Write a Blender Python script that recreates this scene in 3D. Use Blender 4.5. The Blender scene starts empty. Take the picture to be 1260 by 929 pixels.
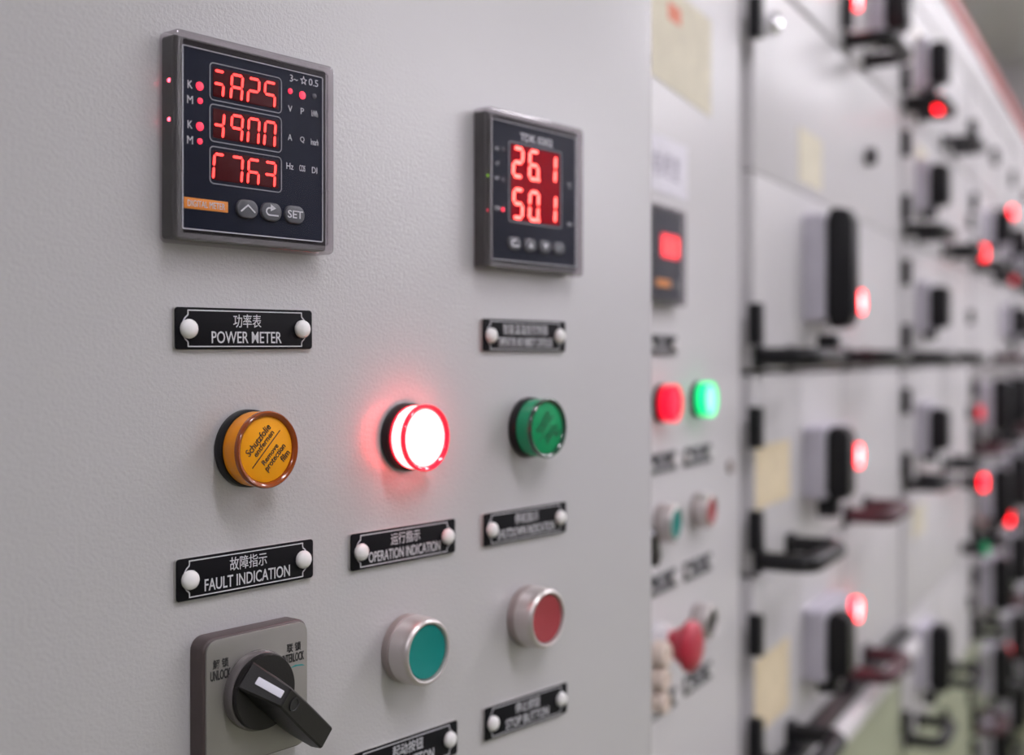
import bpy, bmesh, math, random
from mathutils import Matrix, Vector

# ------------------------------------------------------------------ camera, world, exposure
sc = bpy.context.scene
COL = sc.collection
CAM_Z = 1.05                       # camera height above the floor (m)
cam = bpy.data.cameras.new('camera')
cam.sensor_width = 36.0
cam.lens = 36.0 * 1480.0 / 1260.0  # 1480 px focal length in a 1260 px frame
cam.shift_y = -24.5 / 1260.0
cam.clip_start = 0.02
cam.dof.use_dof = True
cam.dof.focus_distance = 0.472
cam.dof.aperture_fstop = 5.5
camo = bpy.data.objects.new('camera', cam)
camo.location = (0, 0, CAM_Z)
AISLE = math.atan(790 / 1480)        # the aisle runs along world +Y; the camera looks this far off it
camo.rotation_euler = (math.pi / 2, 0, AISLE)
COL.objects.link(camo)
sc.camera = camo

w = bpy.data.worlds.new('world')
sc.world = w
w.use_nodes = True
w.node_tree.nodes['Background'].inputs[0].default_value = (0.75, 0.75, 0.8, 1)
w.node_tree.nodes['Background'].inputs[1].default_value = 0.25

sc.view_settings.view_transform = 'Standard'
sc.view_settings.look = 'None'
sc.view_settings.gamma = 1.0
sc.view_settings.use_curve_mapping = False
sc.view_settings.exposure = 0.0
LAMP_POWER = 34.0                  # ceiling tube diffusers

# ------------------------------------------------------------------ frames: local x along the panel, y up, z out of the panel
def frame(angle, dist):
    d = Vector((math.sin(angle), math.cos(angle), 0))
    n = Vector((math.cos(angle), -math.sin(angle), 0))
    o = -dist * n + Vector((0, 0, CAM_Z))
    return Matrix.Rotation(AISLE, 4, 'Z') @ Matrix(((d.x, 0, n.x, o.x), (d.y, 0, n.y, o.y), (d.z, 1, n.z, o.z), (0, 0, 0, 1)))

DOOR = frame(math.atan(1210 / 1480), 0.380)   # the near door, standing ajar
ROW = frame(math.atan(790 / 1480), 0.345)     # the front plane of the row of cabinets
FLOOR_T = -CAM_Z

# ------------------------------------------------------------------ materials
MATS = {}
def mat(name, col, rough=0.45, metal=0.0, bump=0.0, bscale=300.0, coat=0.0, emit=None, estr=0.0,
        vary=0.06, vscale=40.0, spec=0.5, trans=0.0, sss=0.0, bdist=0.0004, bdetail=2.0):
    m = bpy.data.materials.new(name)
    m.use_nodes = True
    nt = m.node_tree
    b = nt.nodes['Principled BSDF']
    tc = nt.nodes.new('ShaderNodeTexCoord')
    nz = nt.nodes.new('ShaderNodeTexNoise')
    nz.inputs['Scale'].default_value = vscale
    nz.inputs['Detail'].default_value = 3
    nt.links.new(tc.outputs['Object'], nz.inputs['Vector'])
    rp = nt.nodes.new('ShaderNodeValToRGB')
    lo = [max(0, c * (1 - vary)) for c in col]
    hi = [min(1, c * (1 + vary)) for c in col]
    rp.color_ramp.elements[0].position = 0.3
    rp.color_ramp.elements[1].position = 0.7
    rp.color_ramp.elements[0].color = (*lo, 1)
    rp.color_ramp.elements[1].color = (*hi, 1)
    nt.links.new(nz.outputs['Fac'], rp.inputs['Fac'])
    nt.links.new(rp.outputs['Color'], b.inputs['Base Color'])
    b.inputs['Roughness'].default_value = rough
    b.inputs['Metallic'].default_value = metal
    b.inputs['Specular IOR Level'].default_value = spec
    b.inputs['Coat Weight'].default_value = coat
    b.inputs['Coat Roughness'].default_value = 0.08
    b.inputs['Transmission Weight'].default_value = trans
    b.inputs['Subsurface Weight'].default_value = sss
    b.inputs['Subsurface Radius'].default_value = (0.006, 0.004, 0.003)
    if emit:
        b.inputs['Emission Color'].default_value = (*emit, 1)
        b.inputs['Emission Strength'].default_value = estr
    if bump:
        n2 = nt.nodes.new('ShaderNodeTexNoise')
        n2.inputs['Scale'].default_value = bscale
        n2.inputs['Detail'].default_value = bdetail
        nt.links.new(tc.outputs['Object'], n2.inputs['Vector'])
        bp = nt.nodes.new('ShaderNodeBump')
        bp.inputs['Strength'].default_value = bump
        bp.inputs['Distance'].default_value = bdist
        nt.links.new(n2.outputs['Fac'], bp.inputs['Height'])
        nt.links.new(bp.outputs['Normal'], b.inputs['Normal'])
    MATS[name] = m
    return m

def clear_plastic(name, white, tint=(0.97, 0.97, 0.98), rough=0.06, ior=1.35):
    """thin clear moulded plastic: see-through, glossy at grazing angles, a little milky"""
    m = bpy.data.materials.new(name)
    m.use_nodes = True
    nt = m.node_tree
    nt.nodes.clear()
    out = nt.nodes.new('ShaderNodeOutputMaterial')
    tr = nt.nodes.new('ShaderNodeBsdfTransparent'); tr.inputs[0].default_value = (*tint, 1)
    df = nt.nodes.new('ShaderNodeBsdfDiffuse'); df.inputs[0].default_value = (0.75, 0.73, 0.75, 1)
    gl = nt.nodes.new('ShaderNodeBsdfGlossy'); gl.inputs['Roughness'].default_value = rough
    lw = nt.nodes.new('ShaderNodeLayerWeight'); lw.inputs['Blend'].default_value = 0.5
    pw = nt.nodes.new('ShaderNodeMath'); pw.operation = 'POWER'; pw.inputs[1].default_value = 5.0
    fr = nt.nodes.new('ShaderNodeMath'); fr.operation = 'MULTIPLY_ADD'
    fr.inputs[1].default_value = 0.5; fr.inputs[2].default_value = ((ior - 1) / (ior + 1)) ** 2
    nt.links.new(lw.outputs['Facing'], pw.inputs[0]); nt.links.new(pw.outputs[0], fr.inputs[0])
    tc = nt.nodes.new('ShaderNodeTexCoord')
    nz = nt.nodes.new('ShaderNodeTexNoise'); nz.inputs['Scale'].default_value = 120
    nt.links.new(tc.outputs['Object'], nz.inputs['Vector'])
    mr = nt.nodes.new('ShaderNodeMapRange')
    mr.inputs['To Min'].default_value = white * 0.7
    mr.inputs['To Max'].default_value = white * 1.3
    nt.links.new(nz.outputs['Fac'], mr.inputs['Value'])
    m1 = nt.nodes.new('ShaderNodeMixShader'); m2 = nt.nodes.new('ShaderNodeMixShader')
    nt.links.new(mr.outputs['Result'], m1.inputs[0])
    nt.links.new(tr.outputs[0], m1.inputs[1]); nt.links.new(df.outputs[0], m1.inputs[2])
    nt.links.new(fr.outputs[0], m2.inputs[0])
    nt.links.new(m1.outputs[0], m2.inputs[1]); nt.links.new(gl.outputs[0], m2.inputs[2])
    nt.links.new(m2.outputs[0], out.inputs['Surface'])
    MATS[name] = m
    return m

mat('door_paint', (0.50, 0.492, 0.502), 0.25, spec=1.0, bump=0.36, bscale=700, vary=0.015, vscale=4, bdist=0.0005, bdetail=3)
mat('cabinet_paint', (0.60, 0.585, 0.60), 0.38, bump=0.2, bscale=300, vary=0.02, vscale=5)
mat('lavender_paint', (0.52, 0.50, 0.57), 0.45, bump=0.1, vary=0.03)
mat('olive_front', (0.36, 0.39, 0.27), 0.4, bump=0.1, vary=0.06, vscale=6)  # olive tone for the lowest fronts
mat('dark_grey_front', (0.26, 0.245, 0.245), 0.4, bump=0.1, vary=0.12, vscale=9)  # darker grey for the lower fronts of the far cabinets
mat('seam_grey', (0.10, 0.10, 0.09), 0.6)
mat('black_plastic', (0.010, 0.010, 0.012), 0.38, bump=0.1, bscale=900, spec=0.3)
mat('charcoal_plastic', (0.035, 0.032, 0.034), 0.42, bump=0.15, bscale=1200)
mat('maroon_plastic', (0.06, 0.012, 0.02), 0.4)
mat('switch_black', (0.010, 0.009, 0.0095), 0.40, bump=0.12, bscale=1500, spec=0.35)
mat('brown_black', (0.075, 0.055, 0.055), 0.42, bump=0.1, bscale=900)
mat('meter_body', (0.012, 0.009, 0.011), 0.4, spec=0.25)
mat('meter_face', (0.010, 0.013, 0.026), 0.45, vary=0.1, spec=0.08)
mat('plate_black', (0.004, 0.004, 0.006), 0.5, spec=0.12)
mat('plate_core', (0.42, 0.41, 0.40), 0.5)
mat('ink_white', (0.62, 0.62, 0.66), 0.5)
mat('ink_grey', (0.30, 0.31, 0.34), 0.5)
mat('ink_black', (0.015, 0.015, 0.016), 0.6)
mat('ink_teal', (0.02, 0.25, 0.25), 0.6)
mat('ink_orange', (0.75, 0.25, 0.16), 0.7)
mat('ink_violet', (0.33, 0.30, 0.38), 0.7)
mat('rivet_white', (0.84, 0.83, 0.83), 0.35, coat=0.2)
mat('orange_label', (0.80, 0.26, 0.02), 0.5)
mat('key_grey', (0.075, 0.078, 0.09), 0.4, coat=0.15)
mat('dark_window', (0.02, 0.001, 0.002), 0.4, emit=(1, 0.0, 0.01), estr=0.03, spec=0.1)
mat('bright_window', (0.05, 0.001, 0.003), 0.4, emit=(1, 0.0, 0.02), estr=0.24, spec=0.0)
mat('digit_red', (0.3, 0.01, 0.01), 0.4, emit=(1, 0.035, 0.03), estr=4.0)
mat('digit_dim', (0.06, 0.005, 0.008), 0.4, emit=(1, 0.01, 0.03), estr=0.28, spec=0.1)
mat('digit_hot', (0.5, 0.05, 0.05), 0.4, emit=(1, 0.075, 0.06), estr=7.0)
mat('led_red', (0.5, 0.02, 0.04), 0.35, emit=(1, 0.03, 0.07), estr=1.6)
mat('glow_hot', (0.5, 0.02, 0.04), 0.35, emit=(1, 0.06, 0.10), estr=12.0)
mat('led_off', (0.10, 0.10, 0.12), 0.4)
mat('led_green', (0.2, 0.5, 0.02), 0.35, emit=(0.45, 1, 0.02), estr=1.2)
mat('amber_lens', (0.90, 0.30, 0.004), 0.3, coat=0.12, spec=0.3)
mat('amber_rim', (0.30, 0.055, 0.003), 0.2, coat=0.5)
mat('amber_film', (0.92, 0.37, 0.008), 0.5, spec=0.2)
mat('green_lens', (0.006, 0.33, 0.15), 0.25, coat=0.25, spec=0.3)
mat('green_rim', (0.008, 0.06, 0.035), 0.15, coat=1.0)
mat('green_film', (0.006, 0.33, 0.12), 0.5, spec=0.2)
mat('green_ink', (0.01, 0.11, 0.05), 0.5)
mat('red_core', (0.9, 0.3, 0.3), 0.3, emit=(1, 0.10, 0.10), estr=11.0)
mat('red_rim', (0.8, 0.02, 0.05), 0.12, coat=1.0, emit=(1, 0.01, 0.045), estr=0.75)
mat('red_soft', (0.5, 0.01, 0.03), 0.3, coat=0.1, spec=0.2, emit=(1, 0.004, 0.03), estr=1.2)
mat('red_soft_face', (0.55, 0.01, 0.03), 0.3, emit=(1, 0.012, 0.045), estr=1.5, spec=0.2)
mat('red_beacon', (0.6, 0.01, 0.03), 0.2, emit=(1, 0.006, 0.02), estr=6.0)
mat('red_beacon_face', (0.9, 0.1, 0.1), 0.2, emit=(1, 0.12, 0.12), estr=22.0)
mat('red_far', (0.6, 0.01, 0.03), 0.2, emit=(1, 0.004, 0.014), estr=7.0)
mat('red_faint', (0.6, 0.06, 0.08), 0.3, emit=(1, 0.03, 0.06), estr=0.8)
mat('green_lit', (0.02, 0.7, 0.3), 0.2, emit=(0.0, 1, 0.28), estr=1.1)
mat('green_lit_face', (0.3, 0.9, 0.5), 0.2, emit=(0.25, 1, 0.5), estr=1.7)
mat('satin_metal', (0.62, 0.58, 0.57), 0.36, metal=0.65, vary=0.03, bump=0.08, bscale=700)
mat('satin_dull', (0.38, 0.33, 0.32), 0.5, metal=0.3)  # darker, rougher satin for base rings and the door lock
mat('chrome', (0.85, 0.85, 0.87), 0.12, metal=1.0, vary=0.01)
mat('teal_cap', (0.002, 0.225, 0.20), 0.5, spec=0.25)
mat('red_cap', (0.36, 0.050, 0.060), 0.5, spec=0.25)
mat('mushroom_red', (0.52, 0.03, 0.06), 0.4)
mat('brushed_plate', (0.29, 0.28, 0.265), 0.40, metal=0.5, vary=0.03, vscale=90)
mat('dial_ring', (0.16, 0.145, 0.15), 0.25, metal=0.3, coat=0.6)
mat('marker_white', (0.74, 0.73, 0.82), 0.5)
mat('yellow_paper', (0.74, 0.63, 0.44), 0.8)
mat('pale_yellow_paper', (0.74, 0.69, 0.56), 0.8)
mat('white_paper', (0.80, 0.78, 0.86), 0.7)
mat('beige_plastic', (0.74, 0.62, 0.54), 0.45)
mat('white_plastic', (0.74, 0.72, 0.74), 0.4)
mat('ochre_paint', (0.32, 0.22, 0.04), 0.5)
mat('red_trim', (0.50, 0.10, 0.09), 0.45)
mat('wall_white', (0.74, 0.72, 0.75), 0.7, bump=0.1, bscale=60, vary=0.03, vscale=3)
mat('wall_paint', (0.36, 0.345, 0.36), 0.8, bump=0.1, bscale=60, vary=0.04, vscale=3)
mat('ceiling_paint', (0.72, 0.72, 0.73), 0.85, bump=0.1, bscale=60)
mat('floor_paint', (0.22, 0.235, 0.14), 0.3, vary=0.08, vscale=3)
mat('housing_white', (0.8, 0.8, 0.8), 0.5)
mat('diffuser', (0.9, 0.9, 0.9), 0.5, emit=(1, 0.955, 1.03), estr=LAMP_POWER)
clear_plastic('clear_cover', 0.002, ior=1.1)
clear_plastic('clear_edge', 0.06, rough=0.10, ior=1.8, tint=(0.74, 0.71, 0.73))
clear_plastic('clear_rim', 0.05, rough=0.08, ior=1.7, tint=(0.62, 0.58, 0.60))

# ------------------------------------------------------------------ mesh helpers
def finish(bm, name, m, angle=35):
    bmesh.ops.recalc_face_normals(bm, faces=bm.faces)
    me = bpy.data.meshes.new(name)
    bm.to_mesh(me); bm.free()
    me.polygons.foreach_set('use_smooth', [True] * len(me.polygons))
    me.set_sharp_from_angle(angle=math.radians(angle))
    me.materials.append(MATS[m])
    return me

def obj(name, me, parent=None, loc=(0, 0, 0), rz=0.0, label=None):
    o = bpy.data.objects.new(name, me)
    COL.objects.link(o)
    o.parent = parent
    o.location = loc
    o.rotation_euler = (0, 0, rz)
    if label: o['label'] = label
    return o

def tag(o, label, cat, group=None):
    o['label'] = label; o['category'] = cat
    if group: o['group'] = group
    return o

def thing(name, label, cat, fr, s, t, p=0.0, rot=0.0, group=None):
    o = bpy.data.objects.new(name, None)
    o.empty_display_size = 0.01
    COL.objects.link(o)
    o.matrix_world = fr @ Matrix.Translation((s, t, p)) @ Matrix.Rotation(rot, 4, 'Z')
    return tag(o, label, cat, group)

def put(o, fr, s, t, p=0.0, rot=0.0):
    o.matrix_world = fr @ Matrix.Translation((s, t, p)) @ Matrix.Rotation(rot, 4, 'Z')
    return o

def structure(o):
    o['kind'] = 'structure'
    return o

def rring(w, h, r, seg=5):
    pts = []
    r = min(r, w / 2 - 1e-6, h / 2 - 1e-6)
    for cx, cy, a0 in ((w/2 - r, h/2 - r, 0), (-w/2 + r, h/2 - r, 90), (-w/2 + r, -h/2 + r, 180), (w/2 - r, -h/2 + r, 270)):
        for k in range(seg + 1):
            a = math.radians(a0 + 90 * k / seg)
            pts.append((cx + r * math.cos(a), cy + r * math.sin(a)))
    return pts

def loft(bm, rings, cap0=True, cap1=True):
    vs = [[bm.verts.new(p) for p in ring] for ring in rings]
    n = len(vs[0])
    for a, b in zip(vs, vs[1:]):
        for i in range(n):
            bm.faces.new((a[i], a[(i + 1) % n], b[(i + 1) % n], b[i]))
    if cap0: bm.faces.new(vs[0][::-1])
    if cap1: bm.faces.new(vs[-1])

def rbox_bm(bm, w, h, z0, z1, r=0.001, bev=0.0005, seg=5, c=(0, 0), cap0=True, cap1=True):
    rings = []
    steps = [(0, z0), (0, z1 - bev)]
    for k in (1, 2, 3):
        a = math.radians(30 * k)
        steps.append((bev * (1 - math.cos(a)), z1 - bev + bev * math.sin(a)))
    for ins, z in steps:
        rings.append([(c[0] + x, c[1] + y, z) for x, y in rring(w - 2 * ins, h - 2 * ins, max(r - ins, 1e-5), seg)])
    loft(bm, rings, cap0, cap1)

def rbox(name, m, w, h, z0, z1, r=0.001, bev=0.0005, c=(0, 0), seg=5, cap1=True):
    bm = bmesh.new()
    rbox_bm(bm, w, h, z0, z1, r, bev, seg, c, True, cap1)
    return finish(bm, name, m)

def lathe(name, m, prof, seg=56):
    bm = bmesh.new()
    prev = None
    for r, z in prof:
        if r < 1e-7:
            cur = [bm.verts.new((0, 0, z))]
        else:
            cur = [bm.verts.new((r * math.cos(2 * math.pi * k / seg), r * math.sin(2 * math.pi * k / seg), z)) for k in range(seg)]
        if prev is not None:
            if len(prev) == 1 and len(cur) > 1:
                for k in range(seg): bm.faces.new((prev[0], cur[k], cur[(k + 1) % seg]))
            elif len(cur) == 1 and len(prev) > 1:
                for k in range(seg): bm.faces.new((prev[k], prev[(k + 1) % seg], cur[0]))
            elif len(cur) > 1:
                for k in range(seg):
                    bm.faces.new((prev[k], prev[(k + 1) % seg], cur[(k + 1) % seg], cur[k]))
        prev = cur
    return finish(bm, name, m)

def prism(name, m, pts, z0, z1):
    bm = bmesh.new()
    loft(bm, [[(x, y, z0) for x, y in pts], [(x, y, z1) for x, y in pts]])
    return finish(bm, name, m)

def strokes(name, m, lines, width, z0, z1):
    """flat printed lines: each line is (points, closed)"""
    bm = bmesh.new()
    for pts, closed in lines:
        n = len(pts)
        L, R = [], []
        for i in range(n):
            a = pts[i - 1] if (i > 0 or closed) else pts[i]
            b = pts[(i + 1) % n] if (i < n - 1 or closed) else pts[i]
            d1 = Vector((pts[i][0] - a[0], pts[i][1] - a[1]))
            d2 = Vector((b[0] - pts[i][0], b[1] - pts[i][1]))
            if d1.length < 1e-9: d1 = d2
            if d2.length < 1e-9: d2 = d1
            d1.normalize(); d2.normalize()
            n1 = Vector((-d1.y, d1.x)); n2 = Vector((-d2.y, d2.x))
            mm = n1 + n2
            if mm.length < 1e-6: mm = n1
            mm.normalize()
            k = width / 2 / max(0.45, mm.dot(n1))
            L.append((pts[i][0] + mm.x * k, pts[i][1] + mm.y * k))
            R.append((pts[i][0] - mm.x * k, pts[i][1] - mm.y * k))
        rng = range(n) if closed else range(n - 1)
        for i in rng:
            j = (i + 1) % n
            loft(bm, [[(L[i][0], L[i][1], z), (L[j][0], L[j][1], z), (R[j][0], R[j][1], z), (R[i][0], R[i][1], z)] for z in (z0, z1)])
    return finish(bm, name, m)

def tube(name, m, path, r, seg=12, flat=1.0):
    bm = bmesh.new()
    P = [Vector(p) for p in path]
    rings = []
    up = Vector((0, 1, 0))
    for i, p in enumerate(P):
        t = (P[min(i + 1, len(P) - 1)] - P[max(i - 1, 0)]).normalized()
        a = t.cross(up)
        if a.length < 1e-4: a = t.cross(Vector((1, 0, 0)))
        a.normalize()
        b = a.cross(t).normalized()
        rings.append([tuple(p + a * r * math.cos(2 * math.pi * k / seg) + b * r * flat * math.sin(2 * math.pi * k / seg)) for k in range(seg)])
    loft(bm, rings)
    return finish(bm, name, m, 50)

TEXT = {}
def text_mesh(body, m, w, h, depth=0.00015, bold=0.0):
    """lettering fitted to a w x h box, centred on the origin"""
    cu = bpy.data.curves.new('lettering', 'FONT')
    cu.body = body
    cu.size = 1.0
    cu.resolution_u = 3
    cu.offset = bold
    cu.extrude = 0.01
    tmp = bpy.data.objects.new('lettering', cu)
    COL.objects.link(tmp)
    dg = bpy.context.evaluated_depsgraph_get()
    me = bpy.data.meshes.new_from_object(tmp.evaluated_get(dg), depsgraph=dg)
    bpy.data.objects.remove(tmp)
    xs = [v.co.x for v in me.vertices]; ys = [v.co.y for v in me.vertices]
    x0, x1, y0, y1 = min(xs), max(xs), min(ys), max(ys)
    kx = w / (x1 - x0); ky = h / (y1 - y0)
    for v in me.vertices:
        v.co.x = (v.co.x - (x0 + x1) / 2) * kx
        v.co.y = (v.co.y - (y0 + y1) / 2) * ky
        v.co.z = depth if v.co.z > 0 else 0.0
    me.materials.clear()
    me.materials.append(MATS[m])
    return me

def lettering(parent, body, m, cx, cy, w, h, z, rz=0.0, name='lettering', bold=0.0):
    return obj(name, text_mesh(body, m, w, h, bold=bold), parent, (cx, cy, z), rz)

def copy_tree(o, parent=None):
    c = o.copy()
    COL.objects.link(c)
    c.parent = parent
    for ch in list(o.children): copy_tree(ch, c)
    return c

# ------------------------------------------------------------------ the room (built in the row's frame)
S0, S1, P0, P1 = -3.4, 7.6, -1.3, 4.9
CEIL_T = 2.78 - CAM_Z
def slab(name, m, s0, s1, t0, t1, p0, p1):
    bm = bmesh.new()
    loft(bm, [[(s0, t0, p), (s1, t0, p), (s1, t1, p), (s0, t1, p)] for p in (p0, p1)])
    o = obj(name, finish(bm, name, m))
    o.matrix_world = ROW
    return structure(o)
slab('floor', 'floor_paint', S0, S1, FLOOR_T - 0.1, FLOOR_T, P0, P1)
slab('ceiling', 'ceiling_paint', S0, S1, CEIL_T, CEIL_T + 0.1, P0, P1)
slab('wall_left', 'wall_white', S0, S1, FLOOR_T, CEIL_T, P0 - 0.1, P0)
slab('wall_right', 'wall_white', S0, S1, FLOOR_T, CEIL_T, P1, P1 + 0.1)
slab('wall_front', 'wall_white', S1, S1 + 0.1, FLOOR_T, CEIL_T, P0, P1)
slab('wall_back', 'wall_paint', S0 - 0.1, S0, FLOOR_T, CEIL_T, P0, P1)

housing_me = rbox('housing', 'housing_white', 1.25, 0.30, 0.0, 0.06, 0.02, 0.01)
diff_me = rbox('diffuser', 'diffuser', 1.20, 0.22, 0.06, 0.07, 0.02, 0.004)
DOWN = Matrix.Rotation(math.radians(90), 4, 'X')   # local z of the fixture points down
def ceiling_light(label, ss, pp, turn):
    t_ = thing('ceiling_light', label, 'light', ROW, ss, CEIL_T, pp, 0, 'ceiling lights over the aisle')
    t_.matrix_world = ROW @ Matrix.Translation((ss, CEIL_T, pp)) @ DOWN @ Matrix.Rotation(turn, 4, 'Z')
    obj('housing', housing_me, t_)
    obj('diffuser', diff_me, t_)
PLACE = ['over the aisle behind the camera', 'straight above the foreground door', 'above the first drawer cabinet', 'above the third drawer cabinet', 'at the far end of the aisle']
for i, ss in enumerate((-2.2, 0.12, 2.35, 4.2, 6.0)):
    ceiling_light('white tube light fitting set crosswise ' + PLACE[i], ss, 1.40, math.pi / 2)
PLACE = ['nearest along the side wall', 'midway along the side wall', 'farthest along the side wall']
for i, ss in enumerate((3.0, 4.4, 5.8)):
    ceiling_light('white tube light fitting set lengthwise, ' + PLACE[i], ss, 4.35, 0)

# ------------------------------------------------------------------ cabinets
def box_me(name, m, w, h, d, bev=0.002):
    return rbox(name, m, w, h, 0, d, 0.002, bev, seg=2)

def carcass(s0, s1, label, top=0.70, inset=0.0):
    w_ = s1 - s0; h_ = top - FLOOR_T; cy = (top + FLOOR_T) / 2; depth = 0.60
    c = thing('switchgear_cabinet', label, 'cabinet', ROW, (s0 + s1) / 2, FLOOR_T, 0, 0, 'row of switchgear cabinets')
    yy = h_ / 2
    th = 0.012
    for sx in (-1, 1):
        obj('side_panel', box_me('side_panel', 'cabinet_paint', th, h_, depth - 0.02 - inset), c, (sx * (w_ / 2 - th / 2), yy, -depth))
    obj('back_panel', box_me('back_panel', 'cabinet_paint', w_ - 2 * th, h_, 0.01), c, (0, yy, -depth))
    obj('top_panel', box_me('top_panel', 'cabinet_paint', w_ - 2 * th, th, depth - 0.03 - inset), c, (0, h_ - th / 2, -depth + 0.01))
    obj('base_panel', box_me('base_panel', 'seam_grey', w_ - 2 * th, 0.06, depth - 0.03 - inset), c, (0, 0.03, -depth + 0.01))
    return c, h_, w_

def pix(fr_angle_dist, x, y, p=0.0):
    vp, D = fr_angle_dist
    a = math.atan((vp - 630) / 1480.0)
    u = (x - 630) / 1480.0
    Y = (D - p) / (math.sin(a) - u * math.cos(a))
    return (u * Y * math.sin(a) + Y * math.cos(a), (440 - y) / 1480.0 * Y)
R_ = (1420, 0.345)
def rowpt(x, y, p=0.0): return pix(R_, x, y, p)

# cabinet behind the near door, its front open
cab, ch, cw = carcass(0.13, 0.612, 'pale grey switchgear cabinet behind the nearest door, which stands ajar', inset=0.045)
obj('mounting_plate', box_me('mounting_plate', 'lavender_paint', cw - 0.08, ch - 0.2, 0.004), cab, (0, ch / 2, -0.45))
# its door
DOOR_S0, DOOR_S1 = 0.125, 0.594
dw = DOOR_S1 - DOOR_S0
door = thing('cabinet_door', 'pale grey textured steel door in the foreground, holding the two sharp meters', 'door', DOOR, (DOOR_S0 + DOOR_S1) / 2, -0.12)
dh = 1.64
bm = bmesh.new()
rbox_bm(bm, dw, dh, -0.022, 0.0, 0.003, 0.0015, 3, (0, 0))
obj('door_panel', finish(bm, 'door_panel', 'door_paint'), door)
for hy in (-0.55, 0.55):
    obj('hinge', rbox('hinge', 'black_plastic', 0.018, 0.07, -0.034, -0.0225, 0.002, 0.001), door, (-dw / 2 + 0.011, hy, 0))

# second cabinet: control door flush in the row
cab2, ch2, cw2 = carcass(0.622, 1.108, 'pale grey control cabinet right behind the nearest door, with the small blurred meter')
d2 = thing('cabinet_door', 'pale grey control door with red mushroom button, behind the foreground door', 'door', ROW, (0.624 + 1.103) / 2, (0.70 + FLOOR_T + 0.07) / 2)
obj('door_panel', rbox('door_panel', 'cabinet_paint', 0.478, 0.70 - FLOOR_T - 0.075, -0.019, 0, 0.003, 0.0015), d2)
lk, lt = rowpt(897, 574)
obj('lock', lathe('lock', 'satin_dull', [(0.006, 0), (0.006, 0.003), (0.003, 0.0035), (0, 0.0032)], 20), d2, (lk - (0.624 + 1.103) / 2, lt - (0.70 + FLOOR_T + 0.07) / 2, 0))

# ------------------------------------------------------------------ panel instruments: builders
def indicator(label, kind, fr, s, t, group=None, rot=0.0):
    o = thing('indicator_lamp', label, 'indicator lamp', fr, s, t, 0, rot, group)
    side, rim, face, text = kind
    obj('bezel', lathe('bezel', 'black_plastic', [(0, 0), (0.0148, 0), (0.0152, 0.0006), (0.0152, 0.0038), (0.0148, 0.0044), (0.0135, 0.0046), (0, 0.0046)]), o)
    if side == 'red_core':
        lens = obj('lens', lathe('lens', side, [(0.0139, 0.0058), (0.0141, 0.0064), (0.0142, 0.0118), (0.0140, 0.0124)]), o)
        obj('lens_collar', lathe('lens_collar', rim, [(0.0136, 0.0044), (0.0141, 0.0047), (0.0141, 0.0057), (0.0136, 0.0061)]), o)
    else:
        lens = obj('lens', lathe('lens', side, [(0.0134, 0.0044), (0.0143, 0.0047), (0.0145, 0.0052), (0.0146, 0.0120), (0.0144, 0.0126), (0.0133, 0.0126)]), o)
    obj('lens_rim', lathe('lens_rim', rim, [(0.0128, 0.0120), (0.0144, 0.0120), (0.0149, 0.0124), (0.0150, 0.0136), (0.0148, 0.0142), (0.0144, 0.0145),
                                            (0.0138, 0.0143), (0.0132, 0.0138), (0.0127, 0.0132), (0.0126, 0.0124)]), o)
    f = obj('lens_face', lathe('lens_face', face, [(0.0127, 0.0122), (0.0126, 0.0129), (0.0124, 0.0130), (0, 0.0131)]), o)
    if text:
        a = math.radians(46)
        lines = text[1]
        for body, off, along, w_, h_ in lines:
            cx = -math.sin(a) * off + math.cos(a) * along
            cy = math.cos(a) * off + math.sin(a) * along
            if body == '-':
                obj('printed_line', rbox('printed_line', text[0], w_, h_, 0, 0.0001, 0.0001, 0.00002, seg=1), f, (cx, cy, 0.01312), a)
            else:
                lettering(f, body, text[0], cx, cy, w_, h_, 0.01312, a, bold=0.004)
    return o

FILM = [('Schutzfolie', 0.0058, 0.0, 0.0150, 0.0030), ('entfernen', 0.0028, 0.0008, 0.0125, 0.0023),
        ('-', 0.0003, 0.0, 0.0195, 0.0004), ('Remove', -0.0024, -0.0002, 0.0100, 0.0022),
        ('protection', -0.0055, 0.0006, 0.0128, 0.0031), ('film', -0.0084, 0.0042, 0.0048, 0.0027)]
GFILM = [(b, o_ * 0.9, a_ * 0.9, w_ * 0.9, h_) for b, o_, a_, w_, h_ in FILM]
K_AMBER = ('amber_lens', 'amber_rim', 'amber_film', ('ink_black', FILM))
K_GREEN = ('green_lens', 'green_rim', 'green_film', ('green_ink', GFILM))
K_RED = ('red_core', 'red_rim', 'red_core', None)
K_REDSOFT = ('red_soft', 'red_soft', 'red_soft_face', None)
K_GREENLIT = ('green_lit', 'green_lit', 'green_lit_face', None)
K_BEACON = ('red_beacon', 'red_beacon', 'red_beacon_face', None)
K_FAR = ('red_far', 'red_far', 'red_far', None)
K_FAINT = ('red_faint', 'red_faint', 'red_faint', None)

def push_button(label, cap, fr, s, t, group=None):
    o = thing('push_button', label, 'push button', fr, s, t, 0, 0, group)
    obj('base_ring', lathe('base_ring', 'satin_dull', [(0, 0), (0.0150, 0), (0.0153, 0.0005), (0.0153, 0.0040), (0.0150, 0.0043), (0, 0.0043)]), o)
    obj('collar', lathe('collar', 'satin_metal', [(0.0149, 0.0043), (0.0152, 0.0047), (0.0152, 0.0102), (0.0149, 0.0128), (0.0143, 0.0142), (0.0134, 0.0148),
                                                  (0.0126, 0.0146), (0.0121, 0.0136), (0.0120, 0.0110)]), o)
    obj('cap', lathe('cap', cap, [(0.0119, 0.0100), (0.0119, 0.0134), (0.0114, 0.0138), (0.0085, 0.0134), (0.0045, 0.0130), (0, 0.0129)]), o)
    return o

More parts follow.
